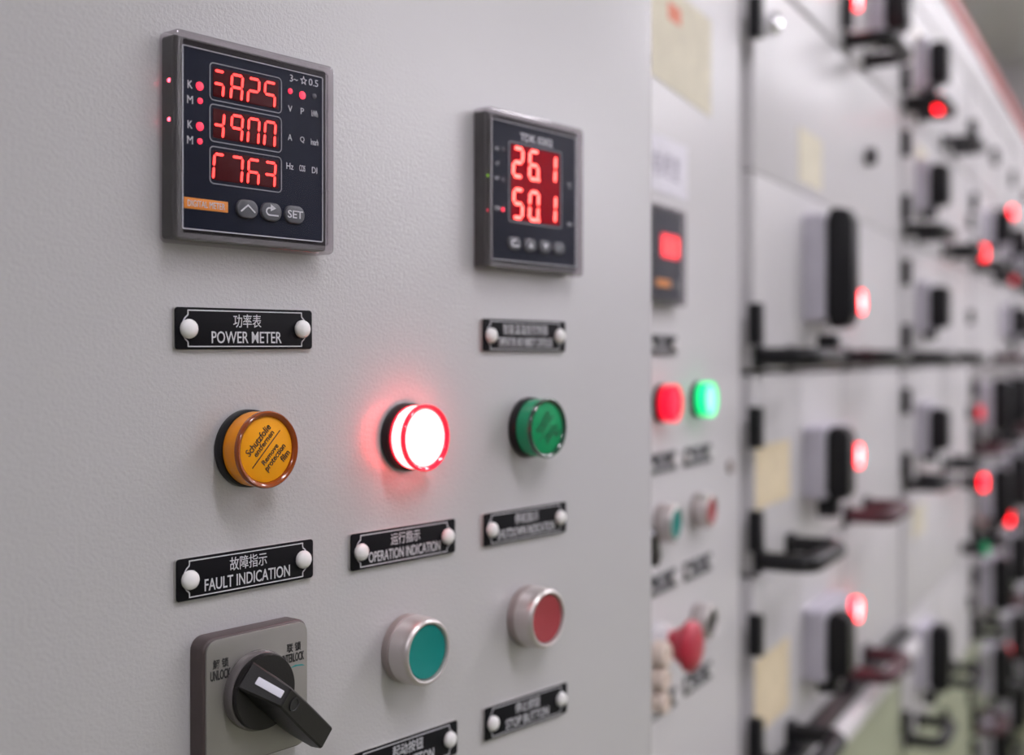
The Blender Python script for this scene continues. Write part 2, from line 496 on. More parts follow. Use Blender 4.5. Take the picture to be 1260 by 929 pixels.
RIVET = lathe('rivet', 'rivet_white', [(0, 0), (0.0036, 0), (0.0037, 0.0008), (0.0034, 0.0017), (0.0025, 0.0024), (0.0012, 0.0027), (0, 0.0028)], 28)
PLATE_W, PLATE_H = 0.0668, 0.0160
PLATE_CORE = rbox('core', 'plate_core', PLATE_W, PLATE_H, 0, 0.0013, 0.0014, 0.0002)
PLATE_FACE = rbox('face', 'plate_black', PLATE_W - 0.0001, PLATE_H - 0.0001, 0.0013, 0.0017, 0.0014, 0.0002)
def plate_border():
    pts = []
    hw, hh = PLATE_W / 2 - 0.0058, PLATE_H / 2 - 0.0012
    def arc(sx):
        res = [(sx * hw, hh), (sx * hw, hh - 0.0012)]
        for k in range(9):
            a = math.radians(62 - 124 * k / 8)
            res.append((sx * (hw - 0.0006 + 0.0050 * math.cos(a) - 0.0016), 0.0056 * math.sin(a) * 1.0))
        res += [(sx * hw, -hh + 0.0012), (sx * hw, -hh)]
        return res
    r = arc(1); l = arc(-1)[::-1]
    return strokes('border_line', 'ink_white', [(r + l, True)], 0.00042, 0.0017, 0.00178)
BORDER = plate_border()

def nameplate(label, zh, en, zw, ew, fr, s, t, rot=0.0, ink='ink_white', group=None):
    o = thing('nameplate', label, 'nameplate', fr, s, t, 0, rot, group)
    obj('core', PLATE_CORE, o)
    obj('face', PLATE_FACE, o)
    obj('border_line', BORDER, o)
    for sx in (-1, 1):
        obj('rivet', RIVET, o, (sx * (PLATE_W / 2 - 0.0058), 0.0 + sx * 0.0002, 0.0017))
    if zh:
        lettering(o, zh, ink, 0, 0.0031, zw, 0.0052, 0.00172)
    if en:
        lettering(o, en, ink, 0.0, -0.0033, ew, 0.0046, 0.00172, bold=0.004)
    return o

SEG = {'a': ((0.05, 1), (0.95, 1)), 'g': ((0.05, 0.5), (0.95, 0.5)), 'd': ((0.05, 0), (0.95, 0)),
       'f': ((0, 0.53), (0, 0.97)), 'b': ((1, 0.53), (1, 0.97)), 'e': ((0, 0.03), (0, 0.47)), 'c': ((1, 0.03), (1, 0.47))}
def digit_mesh(segs, w_, h_, th, m, slant=0.10, dot=False):
    bm = bmesh.new()
    for ch_ in segs:
        (x0, y0), (x1, y1) = SEG[ch_]
        a = Vector(((x0 - 0.5) * w_, (y0 - 0.5) * h_)); b = Vector(((x1 - 0.5) * w_, (y1 - 0.5) * h_))
        d = (b - a).normalized(); n = Vector((-d.y, d.x)) * th / 2
        e = d * th / 2
        pts = [a, a + e + n, b - e + n, b, b - e - n, a + e - n]
        pts = [(q.x + slant * q.y, q.y) for q in pts]
        loft(bm, [[(x, y, z) for x, y in pts] for z in (0, 0.0002)])
    if dot:
        cx, cy = w_ * 0.62 + slant * (-h_ / 2), -h_ / 2
        loft(bm, [[(cx + x, cy + y, z) for x, y in rring(th, th, th * 0.3, 2)] for z in (0, 0.0002)])
    return finish(bm, 'digit', m)

def cover(parent, w_, h_, depth):
    bm = bmesh.new()
    rbox_bm(bm, w_, h_, 0.0006, depth, 0.0026, 0.0012, 5, (0, 0), False, False)
    # front sheet just inside the moulded edge
    e = 0.0034
    obj('cover_wall', finish(bm, 'cover_wall', 'clear_edge'), parent)
    bm = bmesh.new()
    o_ = [(x, y, depth) for x, y in rring(w_ - 0.0024, h_ - 0.0024, 0.0016, 5)]
    i_ = [(x, y, depth - 0.0001) for x, y in rring(w_ - 2 * e, h_ - 2 * e, 0.0012, 5)]
    i2 = [(x, y, depth - 0.0014) for x, y in rring(w_ - 2 * e, h_ - 2 * e, 0.0012, 5)]
    loft(bm, [o_, i_, i2], False, False)
    obj('cover_edge', finish(bm, 'cover_edge', 'clear_rim'), parent)
    bm = bmesh.new()
    loft(bm, [[(x, y, z) for x, y in rring(w_ - 2 * e, h_ - 2 * e, 0.0012, 5)] for z in (depth - 0.0009, depth - 0.0002)])
    obj('cover_sheet', finish(bm, 'cover_sheet', 'clear_cover'), parent)

def meter_shell(o, depth=0.0100):
    W = 0.0775
    obj('bezel', rbox('bezel', 'meter_body', W - 0.0030, W - 0.0030, 0, 0.0066, 0.0015, 0.0008), o)
    f = obj('face', rbox('face', 'meter_face', 0.0676, 0.0670, 0.0066, 0.0080, 0.0004, 0.0002), o)
    obj('face_edge', strokes('face_edge', 'ink_white', [(rring(0.0678, 0.0672, 0.0004, 1), True)], 0.0004, 0.0078, 0.00806), o)  # thin pale line drawn for the reflection along the face edge
    cover(o, W, W, depth)
    return f
ZF = 0.00802
LED = lathe('led', 'led_red', [(0, 0), (0.0011, 0), (0.0011, 0.0003), (0.0006, 0.0005), (0, 0.0006)], 18)
LEDBIG = lathe('led', 'led_red', [(0, 0), (0.0016, 0), (0.0016, 0.0003), (0.0009, 0.0005), (0, 0.0006)], 18)
LEDOFF = lathe('led', 'led_off', [(0, 0), (0.0011, 0), (0.0011, 0.0003), (0.0006, 0.0005), (0, 0.0006)], 18)
GLOW_HOT = lathe('side_glow', 'glow_hot', [(0, -0.0009), (0.0007, -0.0006), (0.0009, 0), (0.0007, 0.0006), (0, 0.0009)], 14)
LEDGRN = lathe('side_glow', 'led_green', [(0, -0.0008), (0.0006, -0.0005), (0.0008, 0), (0.0006, 0.0005), (0, 0.0008)], 14)
LEDSIDE = lathe('side_glow', 'led_red', [(0, -0.0008), (0.0006, -0.0005), (0.0008, 0), (0.0006, 0.0005), (0, 0.0008)], 14)

def key(parent, x, y, w_, h_):
    k = obj('key', rbox('key', 'key_grey', w_, h_, 0, 0.0012, h_ * 0.5, 0.0006, seg=7), parent, (x, y, ZF))
    return k

def mm(*v): return [q / 1000.0 for q in v]

def power_meter(label, fr, s, t):
    o = thing('power_meter', label, 'meter', fr, s, t)
    f = meter_shell(o)
    rows = [(22.5, ['agc!', 'abcefg', 'abge', 'afgc']), (7.0, ['bgcF', 'abfgc', 'abcef', 'abcef']), (-8.8, ['afe_', 'abc', 'afegc', 'abgc'])]
    for yc, digs in rows:
        wn = obj('display_window', rbox('display_window', 'dark_window', 0.0312, 0.0110, 0, 0.0002, 0.0003, 0.0001), o, (-0.0049, yc / 1000, ZF))
        obj('window_outline', strokes('window_outline', 'ink_grey', [(rring(0.0342, 0.0139, 0.0017, 5), True)], 0.00038, 0, 0.0002), wn, (0, 0, 0))
        for k, sg in enumerate(digs):
            x = (-18.2 + 8.0 * k) / 1000 + 0.0049 + (0.0004 if k else 0)
            core = ''.join(c for c in sg if c in 'abcdefg')
            ww = 0.0050 if k else 0.0044
            obj('digit', digit_mesh(core, ww, 0.0096, 0.0010, 'digit_red', 0.07), wn, (x, -0.0006, 0.0003))
    for ltr, y in (('K', 19.6), ('M', 14.0), ('K', 4.8), ('M', -0.9)):
        lettering(o, ltr, 'ink_white', -0.0308, y / 1000, 0.0021 if ltr == 'K' else 0.0025, 0.0029, ZF)
    for x, y, me in ((-26.6, 19.6, LEDBIG), (-26.4, 14.2, LED), (-26.5, 4.7, LEDBIG), (-26.5, -0.8, LED), (16.7, 25.2, LED), (23.0, 24.6, LEDBIG), (29.3, 25.3, LEDOFF)):
        obj('led', me, o, (x / 1000, y / 1000, ZF))
    lettering(o, '3~', 'ink_white', 0.0186, 0.0305, 0.0040, 0.0028, ZF)
    st = []
    for k in range(10):
        r_ = 0.0016 if k % 2 == 0 else 0.0007
        a = math.pi / 2 + k * math.pi / 5
        st.append((r_ * math.cos(a), r_ * math.sin(a)))
    obj('star_mark', strokes('star_mark', 'ink_white', [(st, True)], 0.0003, 0, 0.00015), o, (0.0237, 0.0306, ZF))
    lettering(o, '0.5', 'ink_white', 0.0289, 0.0307, 0.0050, 0.0028, ZF)
    for body, x, y, w_ in (('V', 16.7, 18.2, 2.1), ('P', 23.0, 18.2, 1.7), ('kWh', 29.5, 18.2, 3.4), ('A', 16.6, 6.8, 2.1), ('Q', 23.0, 6.7, 2.2), ('kvarh', 29.5, 6.6, 4.0),
                           ('Hz', 16.6, -4.7, 3.6), ('COS', 23.0, -4.8, 3.0), ('DI', 29.5, -4.8, 2.8)):
        lettering(o, body, 'ink_white', x / 1000, y / 1000, w_ / 1000, 0.0025, ZF)
    ol = obj('orange_label', rbox('orange_label', 'orange_label', 0.0198, 0.0041, 0, 0.0002, 0.0002, 0.0001, seg=2), o, (-0.0236, -0.0241, ZF))
    lettering(ol, 'DIGITAL METER', 'ink_white', 0, 0, 0.0168, 0.0024, 0.0002)
    k1 = key(o, -0.0051, -0.0239, 0.0102, 0.0072)
    obj('arrow_mark', strokes('arrow_mark', 'ink_white', [([(-0.0034, -0.0012), (0, 0.0014), (0.0034, -0.0012)], False)], 0.0006, 0.0011, 0.00135), k1)
    k2 = key(o, 0.0066, -0.0239, 0.0102, 0.0072)
    arc = [(0.0032, -0.0014), (-0.0012, -0.0014)] + [(-0.0012 - 0.0016 * math.sin(math.radians(a)), 0.0 - 0.0014 * math.cos(math.radians(a))) for a in (20, 50, 80, 110, 140, 165)] + [(0.0002, 0.0014)]
    obj('arrow_mark', strokes('arrow_mark', 'ink_white', [(arc, False), ([(-0.0004, 0.0024), (0.0013, 0.0014), (-0.0004, 0.0006)], True)], 0.0006, 0.0011, 0.00135), k2)
    k3 = key(o, 0.0184, -0.0239, 0.0102, 0.0072)
    lettering(k3, 'SET', 'ink_white', 0, 0, 0.0078, 0.0031, 0.00118, bold=0.01)
    for y in (0.0205, 0.0062):
        obj('side_glow', GLOW_HOT, o, (-0.0369, y, 0.0044))  # glowing beads added for red LED reflections inside the cover's left wall
    return o

def climate_meter(label, fr, s, t):
    o = thing('humidity_controller', label, 'meter', fr, s, t)
    meter_shell(o)
    lettering(o, 'TDK 0302', 'ink_white', 0.0008, 0.0279, 0.0265, 0.0040, ZF, bold=0.02)
    wn = obj('display_window', rbox('display_window', 'bright_window', 0.0390, 0.0366, 0, 0.0002, 0.0006, 0.0001), o, (0.0003, 0.0050, ZF))
    obj('window_outline', strokes('window_outline', 'ink_grey', [(rring(0.0425, 0.0390, 0.0012, 3), True)], 0.0005, 0, 0.0002), wn)
    for row, yc in (((('abged', 0), ('afedcg', 1), ('bc', 0)), 14.9), ((('afgcd', 0), ('abcdef', 1), ('bc', 0)), -5.4)):
        for k, (sg, dot) in enumerate(row):
            x = (-14.2, -1.6, 12.6)[k]
            obj('digit', digit_mesh(sg, 0.0068, 0.0138, 0.0017, 'digit_hot', 0.05, bool(dot)), wn, ((x - 0.3) / 1000, (yc - 5.0) / 1000, 0.0003))
    for body, x, y, w_ in (('AL1', -29.9, 19.7, 3.2), ('AT', -29.6, 12.6, 2.6), ('OUT', -29.9, 5.4, 3.2), ('COM', -29.6, -9.0, 4.0), ('%RH', 29.0, -11.9, 4.6)):
        lettering(o, body, 'ink_white', x / 1000, y / 1000, w_ / 1000, 0.0019, ZF)
    lettering(o, '°C', 'ink_white', 0.0285, 0.0083, 0.0030, 0.0030, ZF)
    for y in (19.8, 5.1): obj('led', LEDOFF, o, (-0.0256, y / 1000, ZF))
    obj('led', LED, o, (-0.0256, -0.0093, ZF))
    marks = ('back', 'up', 'down', 'set')
    for k, x in enumerate((-17.5, -5.2, 6.9, 18.5)):
        ky = key(o, x / 1000, -0.0251, 0.0098, 0.0064)
        if marks[k] == 'up':
            obj('arrow_mark', prism('arrow_mark', 'ink_white', [(-0.0019, -0.0014), (0.0019, -0.0014), (0, 0.0016)], 0.0011, 0.00135), ky)
        elif marks[k] == 'down':
            obj('arrow_mark', prism('arrow_mark', 'ink_white', [(-0.0019, 0.0014), (0, -0.0016), (0.0019, 0.0014)], 0.0011, 0.00135), ky)
        elif marks[k] == 'back':
            obj('arrow_mark', strokes('arrow_mark', 'ink_white', [(arc2(), False)], 0.0008, 0.0011, 0.00135), ky)
        else:
            lettering(ky, 'SET', 'ink_grey', 0, 0, 0.0060, 0.0026, 0.00118)
    obj('side_glow', LEDGRN, o, (-0.0352, 0.0062, 0.0062))
    obj('side_glow', LEDSIDE, o, (-0.0352, -0.0105, 0.0062))
    return o
def arc2():
    return [(0.0030, -0.0014), (-0.0010, -0.0014)] + [(-0.0010 - 0.0016 * math.sin(math.radians(a)), -0.0014 * math.cos(math.radians(a))) for a in (20, 50, 80, 110, 140, 165)] + [(0.0006, 0.0014)]

# ---- rotary switch
def rotary_switch(label, fr, s, t, text=True):
    o = thing('rotary_switch', label, 'switch', fr, s, t)
    W = 0.0508
    obj('back_plate', rbox('back_plate', 'brown_black', W, W, 0, 0.0080, 0.0052, 0.0012, seg=7), o)
    f = obj('face_plate', rbox('face_plate', 'brushed_plate', W - 0.0018, W - 0.0018, 0.0080, 0.0088, 0.0046, 0.0002, seg=7), o)
    if text:
        lettering(f, '解 锁', 'ink_black', -0.0181, 0.0155, 0.0072, 0.0036, 0.00882, bold=0.014)
        lettering(f, 'UNLOCK', 'ink_black', -0.0182, 0.0113, 0.0092, 0.0038, 0.00882, bold=0.02)
        lettering(f, '联 锁', 'ink_black', 0.0175, 0.0150, 0.0072, 0.0036, 0.00882, bold=0.014)
        lettering(f, 'INTERLOCK', 'ink_black', 0.0172, 0.0109, 0.0110, 0.0036, 0.00882, bold=0.02)
        obj('teal_mark', prism('teal_mark', 'ink_teal', [(-0.0040, -0.0003), (0, -0.0001), (0.0040, -0.0006), (0.0025, 0.0002), (-0.001, 0.0006)], 0.00882, 0.0089), f, (0.0192, 0.0072, 0))
    c = (-0.0016, 0.0022)
    obj('dial_ring', lathe('dial_ring', 'dial_ring', [(0.0151, 0.0088), (0.0154, 0.0092), (0.0154, 0.0112), (0.0151, 0.0124), (0.0147, 0.0130), (0.0138, 0.0130), (0.0138, 0.0100)]), o, (c[0], c[1], 0))
    g = obj('handle_hub', lathe('handle_hub', 'switch_black', [(0.0142, 0.0100), (0.0144, 0.0112), (0.0144, 0.0146), (0.0141, 0.0152), (0.0090, 0.0154), (0, 0.0154)]), o, (c[0], c[1], 0))
    # grip: side profile (along, height), with half widths at the top and bottom
    sec = [(-0.0134, 0.0140, 0.0158, 0.0057, 0.0058), (-0.0126, 0.0140, 0.0166, 0.0056, 0.0058), (-0.0006, 0.0140, 0.0268, 0.0043, 0.0064), (0.0002, 0.0140, 0.0270, 0.0043, 0.0064),
           (0.0010, 0.0140, 0.0267, 0.0043, 0.0064), (0.0135, 0.0138, 0.0243, 0.0046, 0.0066), (0.0230, 0.0136, 0.0225, 0.0047, 0.0062), (0.0352, 0.0142, 0.0202, 0.0046, 0.0050), (0.0357, 0.0150, 0.0196, 0.0042, 0.0046)]
    bm = bmesh.new()
    rings = []
    for u, z0, z1, wt, wb in sec:
        ch_ = 0.0007
        rings.append([(u, -wb, z0), (u, wb, z0), (u, wb * 0.98, z0 + (z1 - z0) * 0.3), (u, wt, z1 - ch_), (u, wt - ch_, z1), (u, -wt + ch_, z1), (u, -wt, z1 - ch_), (u, -wb * 0.98, z0 + (z1 - z0) * 0.3)])
    loft(bm, rings)
    h = obj('grip', finish(bm, 'grip', 'switch_black', 25), o, (c[0], c[1], 0), math.radians(-41))
    mk = obj('marker', rbox('marker', 'marker_white', 0.0112, 0.0030, 0, 0.0002, 0.0003, 0.0001, seg=2), h)
    mk.location = (-0.0058, 0.0002, 0.02238); mk.rotation_euler = (0, -math.atan2(0.0268 - 0.0166, 0.0120), 0)
    ph = obj('pin_hole', lathe('pin_hole', 'ink_black', [(0.0027, 0.0), (0.0027, 0.0004), (0.0022, 0.0004), (0.0020, 0.0001), (0, 0.0001)], 24), h)
    ph.location = (0.0062, 0.0002, 0.02572); ph.rotation_euler = (0, math.atan2(0.0024, 0.0125), 0)
    return o

# ------------------------------------------------------------------ near door: the instruments, on a regular grid
C1, C2, C3 = 0.2995, 0.3875, 0.4755
power_meter('square power meter with three rows of red digits, above the POWER METER plate', DOOR, 0.2985, 0.0810)
climate_meter('square meter showing red digits 26.1 and 50.1, above the green lamp', DOOR, 0.4735, 0.0810)
nameplate('black riveted nameplate reading POWER METER under the larger meter', '功率表', 'POWER METER', 0.0135, 0.0340, DOOR, 0.2990, 0.0112, math.radians(0.5))
nameplate('black riveted nameplate under the 26.1 meter, with one long line of small text', '智能温湿度控制器', 'TEMPERATURE AND HUMIDITY CONTROLLER', 0.0360, 0.0440, DOOR, 0.4738, 0.0110, 0)
nameplate('black riveted nameplate reading FAULT INDICATION under the amber lamp', '故障指示', 'FAULT INDICATION', 0.0180, 0.0415, DOOR, 0.2996, -0.0829, math.radians(0.1))
nameplate('black riveted nameplate reading OPERATION INDICATION under the lit red lamp', '运行指示', 'OPERATION INDICATION', 0.0185, 0.0455, DOOR, 0.3873, -0.0835, math.radians(0))
nameplate('black riveted nameplate reading SHUTDOWN INDICATION under the green lamp', '停机指示', 'SHUTDOWN INDICATION', 0.0190, 0.0460, DOOR, 0.4745, -0.0836, 0)
nameplate('black riveted nameplate reading START BUTTON under the teal button', '起动按钮', 'START BUTTON', 0.0195, 0.0340, DOOR, 0.3888, -0.1782, math.radians(-0.5))
nameplate('black riveted nameplate reading STOP BUTTON under the dull red button', '停止按钮', 'STOP BUTTON', 0.0195, 0.0345, DOOR, 0.4752, -0.1783, math.radians(-0.8))
indicator('amber indicator lamp with printed protection film, under the POWER METER plate', K_AMBER, DOOR, 0.2993, -0.0355)
indicator('glowing white-hot red indicator lamp between the amber and green lamps', K_RED, DOOR, 0.3882, -0.0355)
indicator('unlit green indicator lamp above the SHUTDOWN INDICATION plate', K_GREEN, DOOR, 0.4765, -0.0353)
push_button('teal push button in a silver collar, above the START BUTTON plate', 'teal_cap', DOOR, 0.3888, -0.1305)
push_button('dull red push button in a silver collar, above the STOP BUTTON plate', 'red_cap', DOOR, 0.4758, -0.1303)
rotary_switch('black rotary switch on a steel plate marked UNLOCK and INTERLOCK', DOOR, 0.2990, -0.1305)

# ------------------------------------------------------------------ second control door, same grid further along the row
Q1, Q2, Q3 = 0.806, 0.893, 0.980
def mini_meter():
    o = thing('power_meter', 'small blurred meter with one red readout on the second control door', 'meter', ROW, 0.8900, 0.080)
    obj('bezel', rbox('bezel', 'meter_body', 0.0745, 0.0745, 0, 0.0066, 0.0015, 0.0008), o)
    obj('face', rbox('face', 'meter_face', 0.0676, 0.0670, 0.0066, 0.0080, 0.0004, 0.0002), o)
    cover(o, 0.0775, 0.0775, 0.010)
    wn = obj('display_window', rbox('display_window', 'red_soft', 0.0400, 0.0190, 0, 0.0003, 0.003, 0.0001), o, (0.0068, 0.0075, ZF))
    for k in range(3):
        obj('digit', digit_mesh('abcdefg', 0.0075, 0.0120, 0.0022, 'digit_red', 0.05), wn, (-0.0120 + 0.012 * k, 0, 0.0004))
    ol = obj('orange_label', rbox('orange_label', 'orange_label', 0.0300, 0.0060, 0, 0.0002, 0.0002, 0.0001, seg=2), o, (-0.008, -0.0220, ZF))
    for x in (0.016, 0.027): key(o, x, -0.0225, 0.0090, 0.0060)
mini_meter()
nameplate('blurred black nameplate under the small meter of the second control door', '功率表', 'POWER METER', 0.0135, 0.034, ROW, Q2 + 0.002, 0.0100)
indicator('red lamp with dark bezel, left of the bright green lamp on the second control door', K_REDSOFT, ROW, Q2, -0.0360)
indicator('bright green lit lamp on the second control door', K_GREENLIT, ROW, Q3, -0.0355)
nameplate('blurred black nameplate under the red lamp of the second control door', '运行指示', 'OPERATION INDICATION', 0.0185, 0.0475, ROW, Q2 + 0.001, -0.0832)
nameplate('blurred black nameplate under the bright green lamp', '停机指示', 'SHUTDOWN INDICATION', 0.019, 0.046, ROW, Q3 + 0.002, -0.0832)
push_button('silver push button with teal cap on the second control door', 'teal_cap', ROW, Q2 + 0.002, -0.1305)
push_button('silver push button with dull red cap on the second control door', 'red_cap', ROW, Q3, -0.1300)
nameplate('blurred black nameplate under the teal button of the second control door', '起动按钮', 'START BUTTON', 0.0195, 0.034, ROW, Q2 + 0.001, -0.1785)
nameplate('blurred black nameplate under the dull red button of the second control door', '停止按钮', 'STOP BUTTON', 0.0195, 0.0345, ROW, Q3 + 0.002, -0.1785)
rotary_switch('black rotary switch half hidden by the foreground door edge', ROW, Q1 + 0.012, -0.1310, False)
ms = thing('emergency_stop', 'red mushroom emergency stop button on the second control door', 'push button', ROW, Q2 - 0.004, -0.224)
obj('collar', lathe('collar', 'white_plastic', [(0, 0), (0.0150, 0), (0.0153, 0.0005), (0.0153, 0.010), (0.0145, 0.0115), (0, 0.0115)]), ms)
obj('mushroom_head', lathe('mushroom_head', 'mushroom_red', [(0.0100, 0.0115), (0.0115, 0.016), (0.0165, 0.0225), (0.0200, 0.0255), (0.0203, 0.0285), (0.0180, 0.0320), (0.0120, 0.0345), (0, 0.0355)]), ms)
push_button('silver push button with black cap beside the red mushroom button', 'black_plastic', ROW, Q3, -0.2245)
nameplate('blurred black nameplate under the red mushroom button', '急停按钮', 'EMERGENCY STOP', 0.0195, 0.040, ROW, Q2 + 0.001, -0.2750)
nameplate('blurred black nameplate under the black button', '复位按钮', 'RESET BUTTON', 0.0195, 0.034, ROW, Q3 + 0.002, -0.2735)
KN = [('upper', 0.852, -0.2235, 0.0102), ('middle', 0.850, -0.2420, 0.0085), ('lower', 0.850, -0.2590, 0.0085)]
for nm, s_, t_, r_ in KN:
    k = thing('plug_socket', '%s of the three beige plug sockets beside the foreground door edge' % nm, 'socket', ROW, s_, t_, 0, 0, 'beige plug sockets')
    obj('stem', lathe('stem', 'white_plastic', [(0, 0), (r_ * 0.85, 0), (r_ * 0.85, 0.012), (0, 0.012)], 28), k)
    obj('head', lathe('head', 'beige_plastic', [(r_ * 0.7, 0.012), (r_, 0.0128), (r_, 0.022), (r_ * 0.85, 0.0235), (r_ * 0.5, 0.0235), (r_ * 0.42, 0.021), (0, 0.021)], 28), k)

def sticker(label, m, pts, fr=ROW, p=0.0, ink=None):
    """a sheet of paper stuck to the panel, from its four corners"""
    cs = sum(q[0] for q in pts) / len(pts); ct = sum(q[1] for q in pts) / len(pts)
    o = thing('paper_note', label, 'note', fr, cs, ct, p)
    obj('sheet', prism('sheet', m, [(q[0] - cs, q[1] - ct) for q in pts], 0.0, 0.0006), o)
    if ink:
        for im, x, y, w_, h_ in ink:
            obj('printed_block', rbox('printed_block', im, w_, h_, 0.0006, 0.0007, 0.0004, 0.00005, seg=2), o, (x, y, 0))
    return o
sticker('yellow notice sheet with a red mark at the top of the second control door', 'pale_yellow_paper', [(0.845, 0.300), (1.018, 0.297), (1.018, 0.212), (0.845, 0.222)], ink=[('ink_orange', -0.005, 0.022, 0.030, 0.014)])
wp = sticker('white tag with faint lettering above the small blurred meter', 'white_paper', [(0.845, 0.176), (0.957, 0.176), (0.957, 0.131), (0.845, 0.131)])
for k in range(4):
    lettering(wp, '配电柜室'[k], 'ink_violet', -0.034 + 0.021 * k, 0, 0.016, 0.020, 0.0007)

# ------------------------------------------------------------------ drawer cabinets further along the row
CAB = [1.118, 1.918, 2.718, 3.518, 4.318, 5.118]
WORD = ['first', 'second', 'third', 'fourth', 'fifth']
ROWS = {0: (0.385, 0.585), 1: (0.185, 0.385), 2: (-0.015, 0.185), 3: (-0.215, -0.015), 4: (-0.415, -0.215), 5: (-0.615, -0.415), 6: (-0.815, -0.615), 7: (-0.985, -0.815)}
RWORD = {0: 'top row', 1: 'upper row', 2: 'row just above eye level', 3: 'row just below eye level', 4: 'lower row', 5: 'fifth row', 6: 'sixth row', 7: 'bottom row'}
for i in range(5):
    c, h_, w_ = carcass(CAB[i] + 0.002, CAB[i + 1] - 0.002, '%s drawer cabinet along the row behind the control doors' % WORD[i])
    obj('stile', box_me('stile', 'cabinet_paint', 0.016, h_ - 0.06, 0.016), c, (-w_ / 2 + 0.020, (h_ + 0.06) / 2, -0.036))
    hp = thing('header_panel', 'pale grey header panel with red top edge over the %s drawer cabinet' % WORD[i], 'panel', ROW, (CAB[i] + CAB[i + 1]) / 2, 0.588, 0, 0, 'header panels along the row')
    obj('panel', rbox('panel', 'cabinet_paint', w_, 0.082, -0.018, 0.0, 0.002, 0.001), hp, (0, 0.041, 0))
    obj('top_trim', rbox('top_trim', 'red_trim', w_, 0.030, -0.018, 0.006, 0.002, 0.001), hp, (0, 0.098, 0))

def upath(w_, out, r=0.016, n=6):
    pts = [(-w_ / 2, 0, 0)]
    for k in range(n + 1):
        a = math.radians(90 * k / n)
        pts.append((-w_ / 2 + r - r * math.cos(a), 0, out - r + r * math.sin(a)))
    for k in range(n + 1):
        a = math.radians(90 - 90 * k / n)
        pts.append((w_ / 2 - r + r * math.cos(a), 0, out - r + r * math.sin(a)))
    pts.append((w_ / 2, 0, 0))
    return pts
HANDLE = tube('pull_handle', 'black_plastic', upath(0.118, 0.054), 0.0105, 12, 0.9)
HANDLE_M = tube('pull_handle', 'maroon_plastic', upath(0.118, 0.054), 0.0105, 12, 0.9)
ROSE = rbox('handle_foot', 'black_plastic', 0.026, 0.024, 0, 0.006, 0.005, 0.002)
HINGE = rbox('hinge', 'black_plastic', 0.012, 0.040, 0, 0.013, 0.002, 0.001)
LATCH = rbox('latch', 'charcoal_plastic', 0.014, 0.030, 0, 0.012, 0.003, 0.002)
FRONT_C = {}
def front_mesh(m, w_, h_):
    k = (m, round(w_, 4), round(h_, 4))
    if k not in FRONT_C:
        FRONT_C[k] = rbox('front', m, w_, h_, -0.018, 0.0, 0.004, 0.002)
    return FRONT_C[k]
def mech(parent, x, y, w_, h_, d, grip_h, grip_p, mbox='lavender_paint'):
    b = obj('mechanism_box', rbox('mechanism_box', mbox, w_, h_, 0, d, 0.004, 0.002), parent, (x, y, 0))
    g = bmesh.new()
    prof = [(0.0, 0.80), (0.004, 0.98), (0.010, 1.0), (grip_p - d - 0.005, 0.96), (grip_p - d, 0.80)]
    rings = []
    for z, k in prof:
        rings.append([(xx, yy, d + z) for xx, yy in rring(0.034 * (0.7 + 0.3 * k), grip_h * k, 0.004, 4)])
    loft(g, rings)
    gr = obj('rotary_grip', finish(g, 'rotary_grip', 'black_plastic', 40), b, (-w_ / 2 + 0.026, 0, 0))
    obj('grip_stem', lathe('grip_stem', 'black_plastic', [(0.011, d * 0.5), (0.011, d + 0.004), (0.009, d + 0.010), (0, d + 0.010)], 20), b, (-w_ / 2 + 0.026, -grip_h * 0.62, 0))
    return b

def drawer(label, ci, half, row, m='cabinet_paint', handle='HANDLE', hinges=(0.045, 0.145), box=None, latch=False, full=False, cover_row=1, hx=0.0685, drop=0.0):
    t0, t1 = ROWS[row]
    if cover_row > 1: t0 = ROWS[row + cover_row - 1][0]
    s0 = CAB[ci] + 0.030 + 0.385 * half
    w_ = (0.768 if full else 0.381)
    t0 -= drop
    h_ = (t1 - t0) - 0.005
    o = thing('switch_drawer', label, 'drawer', ROW, s0 + w_ / 2, t0 + 0.0025, 0, 0, 'switchgear drawers')
    obj('front', front_mesh(m, w_, h_), o, (0, h_ / 2, 0))
    if handle:
        hh = obj('pull_handle', HANDLE if handle == 'HANDLE' else HANDLE_M, o, (-w_ / 2 + hx, 0.013, 0.0))
        for sx in (-1, 1): obj('handle_foot', ROSE, hh, (sx * 0.0575, 0, 0))
    for hy in hinges:
        obj('hinge', HINGE, o, (-w_ / 2 - 0.0045 if half else -w_ / 2 - 0.014, hy, 0.0))
    if box:
        x, y, bw, bh, d, gh, gp = box
        mech(o, -w_ / 2 + x, y, bw, bh, d, gh, gp)
    if latch:
        obj('latch', LATCH, o, (w_ / 2 - 0.03, h_ / 2, 0))
    return o

def dl(ci, half, row, extra): 
    return '%s drawer, %s, %s half of the %s drawer cabinet' % (extra, RWORD[row], 'near' if half == 0 else 'far', WORD[ci])

